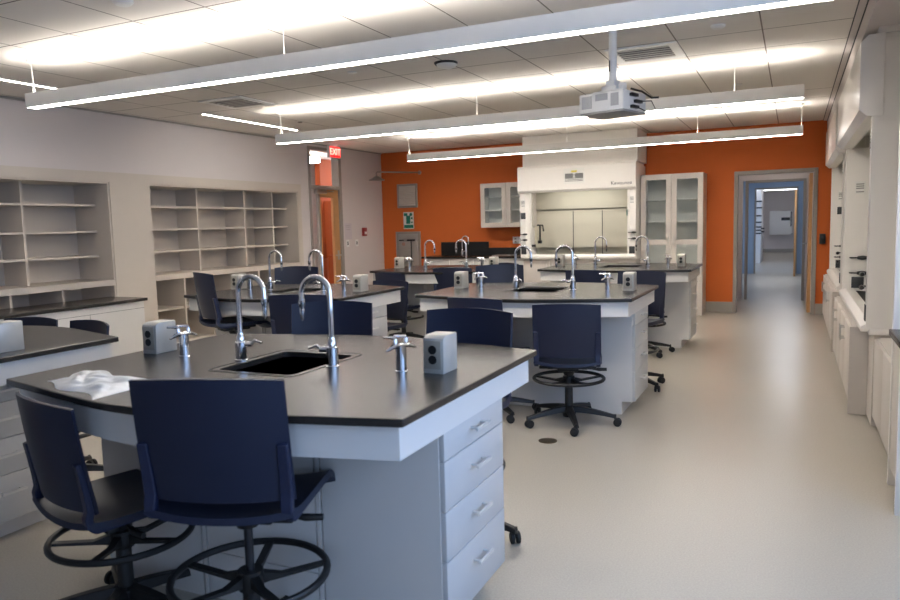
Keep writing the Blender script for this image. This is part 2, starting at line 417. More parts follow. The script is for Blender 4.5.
sp = thing('ceiling_speaker', 'round dark-rimmed ceiling unit left of the projector', 'ceiling fitting', (-2.69, 5.73, CH))
MB().lathe([(0, -.02), (.09, -.02), (.1, -.008), (.1, 0), (0, 0)], n=28).build('base', M_black, sp)
MB().lathe([(0, -.055), (.05, -.05), (.08, -.035), (.088, -.02), (0, -.02)], (.012, -.012, 0), 28).build('dome', M_white, sp)
from_px = [((-.52, 5.68), 'small round smoke detector on the ceiling, right of the projector vent', .05, .025),
           ((-.544, 8.235), 'tiny round detector on the ceiling strip behind the middle pendant', .03, .012),
           ((-3.56, 5.63), 'small round sprinkler cap on the ceiling, left of the dark-rimmed unit', .045, .012),
           ((-5.77, 7.84), 'dark sprinkler spot on the ceiling near the left end of the middle pendant', .03, .012),
           ((-3.6, 3.22), 'white ceiling fitting at the top edge of the photo', .06, .03)]
for (x, y), lab, r, h in from_px:
    d = MB().lathe([(0, -h), (r*.7, -h), (r, -h*.5), (r, 0), (0, 0)], n=20).build('ceiling_sensor', M_white if 'dark' not in lab.split()[0] else M_frame, loc=(x, y, CH))
    tag(d, lab, 'ceiling fitting')

# projector
p = thing('projector', 'white projector with black cables hanging from a ceiling pole', 'projector', (-1.185, 5.28, 2.205), R(-17))
MB().box(-.175, .175, -.16, .17, .012, .145, .012).build('body', M_proj, p)
MB().box(-.17, .17, -.15, .165, .0, .014, .003).build('underside', mat('projector grey', (150, 148, 145), .5), p)
v = MB()
v.box(-.15, -.07, -.1625, -.159, .04, .125); v.box(-.04, .055, -.1625, -.159, .085, .13); v.box(.08, .14, -.1625, -.159, .04, .125)
v.build('vent_grilles', M_projvent, p, smooth=False)
br = MB(); br.box(-.11, .11, -.08, .12, .145, .165, .004); br.box(-.06, .06, -.05, .07, .165, .2, .006); br.box(-.035, .035, -.03, .05, .2, .24, .006)
br.box(.06, .1, -.02, .03, .16, .215, .005); br.box(-.16, -.1, -.03, .0, .145, .158)
br.build('mount_bracket', M_white, p)
MB().tube([(0, .01, .23), (0, .01, CH-2.21)], .028, 20).build('mount_pole', M_white, p)
MB().lathe([(0, CH-2.21-.012), (.075, CH-2.21-.012), (.08, CH-2.21), (0, CH-2.21)], (0, .01, 0), 24).build('ceiling_plate', M_white, p)
MB().box(-.014, -.006, -.022, -.017, .3, .38).build('pole_slot', M_darkop, p, smooth=False)
c = MB()
for z, yy in ((.115, -.03), (.075, .03), (.035, -.02)): c.box(.173, .2, yy-.045, yy+.045, z-.011, z+.011, .004)
c.tube([(.2, -.1, .145), (.24, -.02, .13), (.25, .1, .1), (.29, .13, .1)], .007, 8)
c.tube([(.2, .03, .075), (.26, .08, .075), (.28, .1, .02), (.24, .06, -.0), (.2, 0, .03)], .004, 8)
c.build('cables', M_black, p)

# ------------------------------------------------------------------ lab benches
TOP = .915
def hexpts(xr, xl, yc, he, bu, ins=0, rad=.3, insx=None):
    xm = (xr+xl)/2; ix = ins if insx is None else insx
    he -= ins; xr -= ix; xl += ix; h = he+bu
    pts = []
    def fil(p0, p1, p2, r):
        a = (Vector(p0)-Vector(p1)).normalized(); b = (Vector(p2)-Vector(p1)).normalized()
        A = Vector(p1)+a*r; B = Vector(p1)+b*r; out = []
        for i in range(7):
            t = i/6; out.append(tuple(A*(1-t)**2+Vector(p1)*2*t*(1-t)+B*t*t))
        return out
    P = [(xr, yc-he), (xr, yc+he), (xm, yc+h), (xl, yc+he), (xl, yc-he), (xm, yc-h)]
    pts += [P[0], P[1]]; pts += fil(P[1], P[2], P[3], rad); pts += [P[3], P[4]]; pts += fil(P[4], P[5], P[0], rad)
    return pts
def worktop_bm(poly, hole, z0, z1):
    m = MB(); bm = m.bm
    def loop(pts, z):
        vs = [bm.verts.new((x, y, z)) for x, y in pts]
        return vs, [bm.edges.new((vs[i], vs[(i+1) % len(vs)])) for i in range(len(vs))]
    rings = []
    for z in (z0, z1):
        vo, eo = loop(poly, z); vi, ei = loop(hole, z)
        bmesh.ops.triangle_fill(bm, edges=eo+ei, use_beauty=True, use_dissolve=False)
        rings.append((vo, vi))
    for k in (0, 1):
        A, B = rings[0][k], rings[1][k]; n = len(A)
        for i in range(n): bm.faces.new((A[i], A[(i+1) % n], B[(i+1) % n], B[i]))
    bmesh.ops.recalc_face_normals(bm, faces=bm.faces[:])
    return m
def rrect(x0, x1, y0, y1, r, n=4):
    out = []
    for cx, cy, a0 in ((x1-r, y1-r, 0), (x0+r, y1-r, 90), (x0+r, y0+r, 180), (x1-r, y0+r, 270)):
        for i in range(n+1):
            a = R(a0+90*i/n); out.append((cx+r*math.cos(a), cy+r*math.sin(a)))
    return out

def gooseneck(parent, x, y, z, dirx, hdir=0, H=.355, rad=.068, mt=None):
    mt = mt or M_chrome
    f = MB(); f.lathe([(0, 0), (.028, 0), (.028, .005), (.024, .008), (.024, .078), (.0185, .083), (.0185, .1), (.015, .106), (.013, .118), (0, .118)], (x, y, z), 20)
    fo = f.build('faucet', mt, parent)
    s = MB(); cz = z+H-rad; pts = [(x, y, z+.11), (x, y, z+.2), (x, y, cz)]
    for i in range(1, 17):
        a = PI-PI*i/16; pts.append((x+dirx*(rad+rad*math.cos(a)), y, cz+rad*math.sin(a)))
    pts.append((x+dirx*2*rad, y, cz-.03)); s.tube(pts, .0108, 14)
    xe = x+dirx*2*rad
    s.lathe([(0, 0), (.014, 0), (.014, -.022), (.011, -.028), (.011, -.04), (.0075, -.075), (.004, -.085), (0, -.085)], (xe, y, cz-.022), 14)
    s.build('spout', mt, fo)
    h = MB(); ca, sa = math.cos(hdir), math.sin(hdir)
    h.tube([(x, y, z+.07), (x+ca*.05, y+sa*.05, z+.07)], .012, 12)
    h.tube([(x+ca*.045, y+sa*.045, z+.07), (x+ca*.062, y+sa*.062, z+.085), (x+ca*.095, y+sa*.095, z+.075)], [.009, .008, .005], 10)
    h.build('handle', mt, fo)
    return fo
def turret(parent, x, y, z, ang):
    g = MB(); g.lathe([(0, 0), (.024, 0), (.024, .004), (.0205, .006), (.0205, .1), (0, .1)], (x, y, z), 20)
    t = g.build('gas_turret', M_chrome, parent)
    ca, sa = math.cos(ang), math.sin(ang)
    P = lambda d, zz, o=0: (x+ca*d-sa*o, y+sa*d+ca*o, z+zz)
    for s in (-1, 1):
        n = MB(); n.tube([P(0, .098), P(s*.025, .1), P(s*.04, .098), P(s*.052, .093), P(s*.07, .086)], [.01, .01, .009, .007, .004], 10)
        n.lathe([(0, 0), (.009, 0), (.009, .018), (.007, .024), (0, .024)], P(s*.026, .104), 12)
        n.build('nozzle', M_chrome, t)
        l = MB(); l.tube([P(s*.026, .13), P(s*.026-.015, .133, .01), P(s*.026-.04, .136, .024)], [.007, .005, .004], 8)
        l.build('lever', M_chrome, t)
    return t
def outlet_box(parent, x, y, z, both=False):
    w_, d_, h_ = .042, .062, .142
    b = MB(); b.extr([(-d_, 0), (d_, 0), (d_, h_-.004), (d_-.008, h_), (-d_+.03, h_), (-d_+.006, h_-.012)], 'x', -w_, w_, .003)
    o = b.build('outlet_box', M_obox, parent, loc=(x, y, z))
    for s in ((-1, 1) if both else (-1,)):
        q = MB(); yy = s*(d_+.0)
        q.box(-w_+.008, w_-.008, min(yy, yy+s*.003), max(yy, yy+s*.003), .018, h_-.018, .001)
        q.build('cover_plate', M_oplate, o)
        r = MB()
        for zz in (.053, .09): r.lathe([(0, 0), (.0165, 0), (.0165, .003), (0, .003)], (0, yy+s*.003, zz), 18, rot=Matrix.Rotation(R(90)*(1 if s < 0 else -1), 3, 'X'))
        r.build('socket', M_black, o)
    return o
def bar_pull(parent, x, y, z, L=.1, axis='y', out=1, mt=None):
    h = MB(); d = .032*out
    if axis == 'y':
        for s in (-1, 1): h.tube([(x, y+s*(L/2-.006), z), (x+d, y+s*(L/2-.006), z)], .005, 8)
        h.box(min(x+d-.005, x+d+.005), max(x+d-.005, x+d+.005), y-L/2-.012, y+L/2+.012, z-.006, z+.006, .002)
    elif axis == 'x':
        for s in (-1, 1): h.tube([(x+s*(L/2-.006), y, z), (x+s*(L/2-.006), y+d, z)], .005, 8)
        h.box(x-L/2-.012, x+L/2+.012, min(y+d-.005, y+d+.005), max(y+d-.005, y+d+.005), z-.006, z+.006, .002)
    else:
        for s in (-1, 1): h.tube([(x, y, z+s*(L/2-.006)), (x, y+d, z+s*(L/2-.006))], .005, 8)
        h.box(x-.006, x+.006, min(y+d-.005, y+d+.005), max(y+d-.005, y+d+.005), z-L/2-.012, z+L/2+.012, .002)
    return h.build('handle', mt or M_satin, parent)

def bench(key, xr, xl, yc, he, bu, label, feat, inset=.035):
    x0c = (xr+xl)/2
    B = thing('lab_bench', label, 'lab bench', (x0c, yc, 0), 0, 'six-sided lab benches with black tops')
    xr, xl = xr-x0c, xl-x0c
    sx0, sx1, sy = feat['sink'][0]-x0c, feat['sink'][1]-x0c, .24
    y0, y1 = -.19, .25
    poly = hexpts(xr, xl, 0, he, bu)
    wt = worktop_bm(poly, rrect(sx0, sx1, y0, y1, .03), TOP-.026, TOP).build('worktop', M_epoxy, B, smooth=False, bevel=.004)
    k = MB()    # sink bowl
    for poly2, z in ((rrect(sx0-.012, sx1+.012, y0-.012, y1+.012, .03), 0),): pass
    k.box(sx0-.014, sx1+.014, y0-.014, y0-.002, TOP-.26, TOP-.027); k.box(sx0-.014, sx1+.014, y1+.002, y1+.014, TOP-.26, TOP-.027)
    k.box(sx0-.014, sx0-.002, y0, y1, TOP-.26, TOP-.027); k.box(sx1+.002, sx1+.014, y0, y1, TOP-.26, TOP-.027)
    k.box(sx0-.014, sx1+.014, y0-.014, y1+.014, TOP-.27, TOP-.26)
    so = k.build('sink', M_epoxy_side, B, smooth=False)
    MB().lathe([(0, 0), (.04, 0), (.045, .004), (.03, .008), (0, .006)], ((sx0+sx1)/2, (y0+y1)/2, TOP-.259), 18).build('drain', M_steel, so)
    rim = MB()   # raised lip of the sink edge
    ro, ri = rrect(sx0-.035, sx1+.035, y0-.035, y1+.035, .04), rrect(sx0-.027, sx1+.027, y0-.027, y1+.027, .035)
    worktop_bm(ro, ri, TOP+.0002, TOP+.0014).build('sink_rim', M_epoxy_side, B, smooth=False); rim.bm.free()
    # apron ring
    worktop_bm(hexpts(xr, xl, 0, he, bu, .03), hexpts(xr, xl, 0, he, bu, .05, .28), TOP-.135, TOP-.026).build('apron', M_lam, B, smooth=True, angle=20)
    # pedestals and centre panel
    D = .27; xd = xr-inset; xw = xd-.495; xcl = xl+.62; xe = xl+.09; zt = TOP-.027
    c = MB(); c.box(xw, xd-.02, -D, D, .1, zt); c.box(xw, xd-.1, -D, D, 0, .1)
    cab = c.build('drawer_cabinet', M_lam, B, smooth=False)
    zs = [(.575, .745), (.395, .57), (.105, .39)]
    zs = [(.682, .778), (.508, .678), (.332, .504), (.106, .328)]
    for z0, z1 in zs:
        d = MB().box(xd-.02, xd, -D+.004, D-.004, z0, z1, .0015).build('drawer', M_lam2, cab)
        bar_pull(d, xd, 0, (z0+z1)/2+(.01 if z1-z0 < .2 else .03), .1, 'y', 1, M_pull)
    s = MB(); s.box(xe, xcl, -D, D, 0, zt); sc = s.build('side_cabinet', M_lam, B, smooth=False)
    pn = MB()
    for z0, z1 in ((.004, .196), (.2, .49), (.494, zt)): pn.box(xcl+.034, xw-.034, -D+.0, D-.0, z0, z1, .001)
    pn.box(xcl, xw, -D+.012, D-.012, .004, zt)
    pn.build('centre_panel', M_lam, B, smooth=False)
    for xa in (xcl+.01, xw-.026): MB().box(xa, xa+.016, -D-.001, D+.001, 0, zt).build('filler_strip', M_lam, B, smooth=False)
    for x, dr, hd in feat['fau']: gooseneck(B, x-x0c, 0, TOP, dr, hd)
    for x, a in feat['gas']: turret(B, x-x0c, 0, TOP, a)
    for x in feat['out']: outlet_box(B, x-x0c, .06, TOP)
    return B
def features(xr, xl):
    c = (xr+xl)/2; s = (xr-xl)/1.72
    return dict(sink=(c-.21*s, c+.21*s), fau=[(c-.31*s, 1, R(20)), (c+.31*s, -1, R(190))],
                gas=[(c-.56*s, R(65)), (c+.54*s, R(62))], out=[c-.76*s, c+.68*s])
fF = dict(sink=(-2.06, -1.70), fau=[(-2.10, 1, R(15)), (-1.64, -1, R(200))], gas=[(-2.42, R(82)), (-1.33, R(68))], out=[-2.63, -1.195])
fM = dict(sink=(-2.08, -1.70), fau=[(-2.085, 1, R(-40)), (-1.60, -1, R(200))], gas=[(-2.40, R(62)), (-1.32, R(60))], out=[-2.61, -1.16])
bench('F', -.995, -2.74, 2.37, .6, .2, 'large grey-skirted lab bench nearest the camera, with white film on its left end', fF)
bench('M', -1.02, -2.74, 5.70, .56, .25, 'lab bench in the middle of the room, behind the nearest bench', fM)
bench('C', -1.0, -2.74, 8.79, .56, .25, 'rear right lab bench, standing in front of the white fume hood', features(-1.0, -2.74))
bench('A', -3.24, -4.85, 2.16, .56, .25, 'lab bench cut off by the left photo edge, its grey drawers showing', features(-3.24, -4.85), .14)
bench('B', -3.2, -4.8, 5.27, .54, .25, 'lab bench in front of the second shelving recess and left doorway', features(-3.2, -4.8))
bench('D', -3.2, -4.8, 8.36, .54, .25, 'rear left lab bench, in front of the orange wall and black back counter', features(-3.2, -4.8))

# white film on the front bench
def film(u, v):
    x = -2.53+.44*u+.03*math.sin(7*v)*(1-u); y = 1.775+.22*v+.02*math.sin(9*u+1)-.13*u*(1-.3*v)
    r = abs(math.sin(9*u+6*v))*abs(math.sin(7*v-5*u+.6)); r2 = abs(math.sin(21*u-15*v+1))
    e = min(1, 6*min(u, 1-u, v, 1-v))
    return (x, y, TOP+.002+e*(.004+.013*r+.006*r2))
tag(MB().grid(film, 40, 26, .0015).build('plastic_film', M_bag, angle=60), 'crumpled white plastic film lying on the left end of the nearest bench', 'plastic bag')

# ------------------------------------------------------------------ task chairs
def chair_proto(seat):
    ch = thing('task_chair', 'x', 'chair', (0, 0, 0))
    W = .235
    # seat pan: waterfall front, lip at the back
    def pan(u, v):
        x = (u-.5)*2*.232*(1-.10*max(0, abs(v-.5)-.3)); y = -.235+.495*v
        z = seat-.012+.022*(abs(u-.5)*2)**2.5
        if v > .8: z -= .05*((v-.8)/.2)**2
        if v < .18: z += .012*((.18-v)/.18)**1.5
        y -= .02*math.cos((u-.5)*PI)*(1-v)-.02*(1-v)
        return (x, y, z)
    MB().grid(pan, 18, 18, .022).build('seat', M_navy, ch, angle=50)
    def back(u, v):
        a = (u-.5)*2; wv = .234
        x = a*wv; z = seat+.045+.37*v+(.012*(1-a*a) if v > .9 else 0)*(v-.9)*10
        y = -.245-.055*v**1.5+.045*a*a-.012*math.sin(PI*v)+.012
        return (x, y, z)
    MB().grid(back, 18, 16, .013).build('backrest', M_navy, ch, angle=50)
    for s in (-1, 1):      # side rail: along the seat edge, round the hip, up behind the back's edge
        m = MB(); pr = []
        for t in range(7):
            q = t/6; pr.append((.16-.33*q, seat-.010-.004*q, .010, .012, .012))
        for t in range(1, 6):
            q = t/5*PI/2; pr.append((-.17-.038*math.sin(q), seat-.014+.045*(1-math.cos(q)), .013, .014, .014+.004*t/5))
        for t in range(1, 9):
            q = t/8; z = seat+.031+.195*q; vb = max(0, (z-seat-.045)/.37)
            pr.append((-.199-.012*q-.055*vb**1.5, z, .013, .013-.004*q, .019-.003*q))
        rings = []
        for i, (y, z, _, th, hw) in enumerate(pr):
            y0, z0 = pr[max(0, i-1)][:2]; y1, z1 = pr[min(len(pr)-1, i+1)][:2]
            t = Vector((0, y1-y0, z1-z0)).normalized(); n = Vector((0, -t.z, t.y))
            c = Vector((s*(.229-hw), y, z))
            rings.append([m.bm.verts.new(c+Vector((sx*hw, 0, 0))+n*sn*th) for sx, sn in ((-1, -1), (1, -1), (1, 1), (-1, 1))])
        for A, B_ in zip(rings, rings[1:]):
            for k in range(4): m.bm.faces.new((A[k], A[(k+1) % 4], B_[(k+1) % 4], B_[k]))
        m.bm.faces.new(rings[0][::-1]); m.bm.faces.new(rings[-1])
        bmesh.ops.recalc_face_normals(m.bm, faces=m.bm.faces[:])
        m.build('side_rail', M_navy_edge, ch, angle=50, bevel=.004)
    mm = MB(); mm.box(-.075, .075, -.12, .12, seat-.075, seat-.036, .012); mm.lathe([(0, -.05), (.035, -.05), (.05, 0), (0, 0)], (0, 0, seat-.07), 18)
    for s in (-1, 1): mm.box(s*.12-.02, s*.12+.02, -.16, .14, seat-.05, seat-.034, .004)
    mm.box(-.2, .2, -.14, -.1, seat-.052, seat-.034, .004)
    mm.build('mechanism', M_black, ch)
    MB().tube([(.06, -.03, seat-.055), (.16, -.05, seat-.062), (.215, -.055, seat-.066), (.27, -.05, seat-.066)], [.006, .006, .013, .011], 8).build('lever', M_black, ch)
    MB().tube([(0, 0, .3), (0, 0, seat-.06)], .0145, 16).build('gas_lift', M_rod, ch)
    MB().lathe([(0, .07), (.03, .07), (.028, .32), (.024, .33), (0, .33)], n=20).build('column', M_black, ch)
    zr = .335; rr = .25
    f = MB(); f.tube([(rr*math.cos(2*PI*k/48), rr*math.sin(2*PI*k/48), zr) for k in range(48)], .0125, 10, closed=True)
    fr = f.build('foot_ring', M_black, ch)
    sp_ = MB()
    for k in range(5):
        a = 2*PI*k/5+.4; c_, s_ = math.cos(a), math.sin(a)
        sp_.extr([(.02, zr-.038), (.06, zr-.03), (.247, zr-.006), (.247, zr+.004), (.1, zr-.012), (.02, zr+.01)], 'y', -.014, .014)
        bm = sp_.bm; bm.verts.ensure_lookup_table(); vv = bm.verts[-12:]
        bmesh.ops.rotate(bm, verts=vv, cent=(0, 0, 0), matrix=Matrix.Rotation(a, 3, 'Z'))
    sp_.lathe([(0, zr-.05), (.04, zr-.05), (.045, zr-.03), (.042, zr+.015), (0, zr+.015)], n=20)
    sp_.build('ring_spokes', M_black, fr)
    MB().lathe([(0, .055), (.045, .055), (.05, .08), (.048, .125), (.034, .135), (0, .135)], n=24).build('base_hub', M_black, ch)
    for k in range(5):
        a = 2*PI*k/5+R(18); rot = Matrix.Rotation(a, 3, 'Z'); RB = .335
        g = MB(); rings = []
        for t in range(7):
            q = t/6; x = .035+(RB-.035)*q; hw = .031-.013*q; zt = .135-.055*q**1.4; zb = zt-.045+.022*q
            rings.append([g.bm.verts.new(rot @ Vector((x, sy*hw*(1 if zz is zb else .7), zz))) for sy, zz in ((-1, zb), (1, zb), (1, zt), (-1, zt))])
        for A, B_ in zip(rings, rings[1:]):
            for j in range(4): g.bm.faces.new((A[j], A[(j+1) % 4], B_[(j+1) % 4], B_[j]))
        g.bm.faces.new(rings[0][::-1]); g.bm.faces.new(rings[-1])
        bmesh.ops.recalc_face_normals(g.bm, faces=g.bm.faces[:])
        leg = g.build('base_leg', M_black, ch, bevel=.004)
        cs = MB(); cp = rot @ Vector((RB-.005, 0, 0)); off = rot @ Vector((0, .011, 0))
        sw = Matrix.Rotation(a+1.1*k, 3, 'Z'); tr_ = sw @ Vector((.016, 0, 0)); ax = sw @ Vector((0, 1, 0))
        cs.tube([(cp.x, cp.y, .05), (cp.x, cp.y, .085)], .008, 10)
        for s in (-1, 1):
            ctr = Vector((cp.x, cp.y, .029))+tr_+ax*s*.014
            cs.lathe([(0, -.009), (.022, -.009), (.0285, -.006), (.0285, .006), (.022, .009), (0, .009)], tuple(ctr), 18, rot=sw @ Matrix.Rotation(R(90), 3, 'X'))
        cc = Vector((cp.x, cp.y, .045))+tr_*.6
        cs.box(cc.x-.012, cc.x+.012, cc.y-.008, cc.y+.008, .03, .058, .003)
        cs.build('caster', M_rubber, leg)
    return ch
PROTO = {}
def chair(pb, ang, top, label, brot=0, back_off=True):
    """pb: foot of the backrest centre on the plan; ang: turn of the chair (0 faces the far wall)"""
    seat = round((top-.415)/.02)*.02
    a = R(ang); f = Vector((-math.sin(a), math.cos(a)))
    x, y = (pb[0]+.28*f.x, pb[1]+.28*f.y) if back_off else pb
    if seat not in PROTO:
        c = PROTO[seat] = chair_proto(seat)
    else: c = copy_tree(PROTO[seat])
    c.location = (x, y, 0); c.rotation_euler = (0, 0, a)
    for ch in c.children:
        if ch.name.startswith('base_leg'): ch.rotation_euler = (0, 0, R(brot))
    tag(c, label, 'chair', 'navy task chairs around the lab benches')
    return c
chair((-1.508, 1.525), 19, 1.04, 'navy task chair closest to the camera, its back covering the bench corner')
chair((-2.345, 1.59), -15, .90, 'navy task chair just left of the closest one, below the white film on the bench')
chair((-1.45, 3.02), 178, 1.04, 'navy chair facing the camera behind the near bench, right of the chrome faucets', 18, back_off=False)
chair((-2.28, 3.2), -160, 1.04, 'navy chair facing the camera behind the near bench, seen through its right faucet', back_off=False)
chair((-1.395, 4.79), 13, .90, 'navy chair seen fully from behind, wheels and foot ring clear, at the middle bench', -24)
chair((-2.13, 4.87), -7, .91, 'navy chair mostly hidden, its top edge just under the middle bench worktop', 20)
chair((-1.3, 6.42), 164, 1.0, 'navy chair behind the right end of the middle bench, past the outlet box', back_off=False)
chair((-2.48, 6.40), -154, 1.06, 'navy chair facing the camera behind the left end of the middle bench', back_off=False)
chair((-3.42, 4.49), 17, .95, 'dark navy chair back in front of the second-row left bench, behind the tall faucets')
chair((-4.42, 4.52), -28, 1.11, 'navy chair in side view before the shelving, at the second-row left bench')
chair((-4.68, 6.08), -157, 1.06, 'navy chair facing the camera between two thin faucets, behind the second-row left bench', back_off=False)
chair((-3.70, 6.10), 168, .92, 'navy chair at the back right corner of the second-row left bench', back_off=False)
chair((-4.66, 3.0), -173, .90, 'navy chair top at the left photo edge, behind the cut-off bench', back_off=False)
chair((-3.78, 3.02), 167, .93, 'navy chair top right behind the pointed corner of the cut-off left bench')
chair((-4.45, 7.66), -10, .90, 'dark navy chair at the left front of the rear left bench')
chair((-3.6, 7.68), 14, .95, 'dark navy chair at the right front of the rear left bench')
chair((-3.66, 9.15), 155, .92, 'navy chair top behind the rear left bench, left of the fume hood', back_off=False)
chair((-2.1, 7.96), -2, .92, 'dark navy chair at the left front of the rear right bench')
chair((-1.44, 7.80), 12, .89, 'navy chair at the right front of the rear right bench, largely hidden by another chair')

# floor drain
tag(MB().lathe([(0, 0), (.062, 0), (.062, .004), (.055, .006), (0, .006)], (-1.47, 4.59, 0), 28).build('floor_drain', M_drain), 'round bronze cap set in the floor of the aisle', 'drain')

# ------------------------------------------------------------------ left wall shelving
def shelving(name, y0, y1, divs, rows, lowdivs, lowrows, label):
    t = thing(name, label, 'shelving', (XL, y0, 0), 0, 'built-in shelving recesses on the left wall')
    L = y1-y0; D = .56; zm = .92; zt = 2.045; rc = -.20
    c = MB(); c.box(-D-.02, -D, 0, L, .05, zt); c.box(-D, 0, 0, .02, .05, zt); c.box(-D, 0, L-.02, L, .05, zt); c.box(-D, 0, .02, L-.02, zt-.02, zt); c.box(-D, -.02, .02, L-.02, .0, .08)
    c.build('carcass', M_shelf, t, smooth=False)
    MB().box(-D, .004, .02, L-.02, zm-.045, zm+.02).build('middle_rail', M_shelf, t, smooth=False)
    for d in divs: MB().box(-D, rc+.004, d-.014, d+.014, zm+.02, zt-.02).build('divider', M_shelf, t, smooth=False)
    for d in lowdivs: MB().box(-D, -.01, d-.012, d+.012, .08, zm-.045).build('divider', M_shelf, t, smooth=False)
    e = [.02]+list(divs)+[L-.02]
    for a, b in zip(e, e[1:]):
        for z in rows: MB().box(-D, rc, a+.014, b-.014, z-.012, z+.012).build('shelf', M_shelf, t, smooth=False)
    for z in lowrows: MB().box(-D, -.04, .02, L-.02, z-.012, z+.012).build('shelf', M_shelf, t, smooth=False)
    return t
shelving('shelf_unit', U1[0], U1[1], [1.0, 2.4, 3.90], (1.79, 1.49, 1.21), [.75, 1.5, 2.2, 2.8, 3.2, 3.57, 4.15], (.5,), 'left built-in shelving recess with open shelves above a black counter')
shelving('shelf_unit', U2[0], U2[1], [.98, 1.91, 2.54], (1.78, 1.50, 1.22), [.49, .97, 1.45, 1.93, 2.41], (.5,), 'second built-in shelving recess, four columns wide, behind the second-row left bench')
t = thing('lab_counter', 'low counter with a black top in front of the left shelving recess', 'counter', (-6.65, 3.6, 0))
MB().box(-.305, .28, -2.4, 2.16, .728, .76, .003).build('worktop', M_epoxy, t)
MB().box(-.305, .25, -2.35, 2.13, 0, .726).build('cabinet', M_lam, t, smooth=False)
g = MB(); g.box(.2495, .2515, -2.35, 2.13, .652, .655)
for yy in (-1.4, -.45, .5, 1.45): g.box(.2495, .2515, yy-.0015, yy+.0015, .02, .652)
g.build('door_gaps', M_gap, t, smooth=False)

# ------------------------------------------------------------------ left doorway, exit sign, small wall things
d = struct(bpy.data.objects.new('door_1', None)); COL.objects.link(d); d.location = (XL, DL[0], 0)
W_ = DL[1]-DL[0]; f = MB()
f.box(-.07, .015, 0, .05, 0, 2.775); f.box(-.13, .015, W_-.08, W_, 0, 2.775); f.box(-.13, .015, .05, W_-.08, 2.725, 2.775); f.box(-.13, .015, .05, W_-.08, 2.1, 2.16)
f.build('frame', M_frame, d, smooth=False, bevel=.003)
y0 = .31; y1 = W_-.08
MB().box(-.065, -.012, y0-.04, y0, 0, 2.1).build('mullion', M_frame, d, smooth=False)
lf = MB(); X0, X1 = -.06, -.015
lf.box(X0, X1, y0, y0+.035, .01, 2.1); lf.box(X0, X1, y1-.16, y1, .01, 2.1); lf.box(X0, X1, y0+.035, y1-.16, 1.97, 2.1); lf.box(X0, X1, y0+.035, y1-.16, .01, .22)
leaf = lf.build('leaf', M_wood, d, smooth=False)
MB().box(-.041, -.035, y0+.035, y1-.16, .22, 1.97).build('glass', M_glass, leaf, smooth=False)
MB().box(-.041, -.035, .05, y0-.05, .02, 2.1).build('sidelight_glass', M_glass, d, smooth=False)
hd = MB(); hd.tube([(X1, y1-.06, 1.0), (X1+.05, y1-.06, 1.0), (X1+.05, y1-.2, 1.0)], .011); hd.box(X1, X1+.008, y1-.09, y1-.03, .92, 1.08, .003)
hd.build('lever_handle', M_steel, leaf)
cl = MB(); cl.box(.02, .085, .1, .38, 2.02, 2.09, .006); cl.tube([(.05, .36, 2.05), (.03, .62, 2.07), (-.06, .8, 2.07)], .009, 8)
cl.build('door_closer', M_steel, d)
MB().box(-.066, -.06, .05, W_-.08, 2.16, 2.725).build('transom_glass', M_glass, d, smooth=False)
# corridor behind the left door
struct(MB().box(-9.4, -9.3, 9.52, 14.5, 0, CH).build('wall_hall', M_wall, smooth=False))
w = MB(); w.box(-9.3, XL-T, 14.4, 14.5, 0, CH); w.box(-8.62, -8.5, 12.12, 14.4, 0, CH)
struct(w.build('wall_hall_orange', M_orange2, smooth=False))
struct(MB().box(-9.3, XL-T, 9.5, 9.6, 0, CH).build('wall_hall_end', M_wall, smooth=False))
struct(MB().box(-9.4, XL-T, 9.5, 14.5, CH, CH+.1).build('ceiling_hall', M_ceil, smooth=False))
h = thing('ceiling_light', 'bright ceiling light beyond the left door transom', 'light', (-8.2, 10.9, CH-.002))
MB().box(-.16, .16, -.6, .6, -.05, 0).build('housing', M_fixture, h, smooth=False)
MB().box(-.15, .15, -.59, .59, -.14, -.05).build('diffuser', M_ledhall2, h, smooth=False)
for y_ in (13.0,):
    h2 = copy_tree(h); h2.location = (-7.8, y_, CH-.002); h2['label'] = 'unseen second ceiling light added to brighten the hall beyond the left door'  # unseen extra light, added to illuminate the hall walls
sh = thing('bookcase', 'orange bookcase with shelves seen through the left door glass', 'bookcase', (-8.5, 12.22, 0))
c = MB(); c.box(0, .02, 0, .62, 0, 2.0); c.box(.02, .3, 0, .02, 0, 2.0); c.box(.02, .3, .6, .62, 0, 2.0); c.box(.02, .3, .02, .6, 1.98, 2.0)
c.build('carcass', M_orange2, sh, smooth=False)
for z in (.1, .45, .8, 1.12, 1.45): MB().box(.02, .29, .02, .6, z-.015, z+.015).build('shelf', mat('orange shelf edge', (190, 84, 44), .5), sh, smooth=False)

ex = thing('exit_sign', 'lit red exit sign hanging from the ceiling by the left door', 'sign', (-6.84, 10.17, CH-.001))
MB().box(-.16, .16, -.025, .025, -.225, -.035, .006).build('housing', M_white, ex)
MB().box(-.145, .145, -.028, -.025, -.215, -.045).build('face', M_exit, ex, smooth=False)
MB().box(-.1, .1, -.02, .02, -.035, 0).build('canopy', M_white, ex, smooth=False)
text_mesh('EXIT', .15, 'lettering', M_exitl, ex, (0, -.0295, -.132), (R(90), 0, 0))
ex.rotation_euler = (0, 0, R(90))

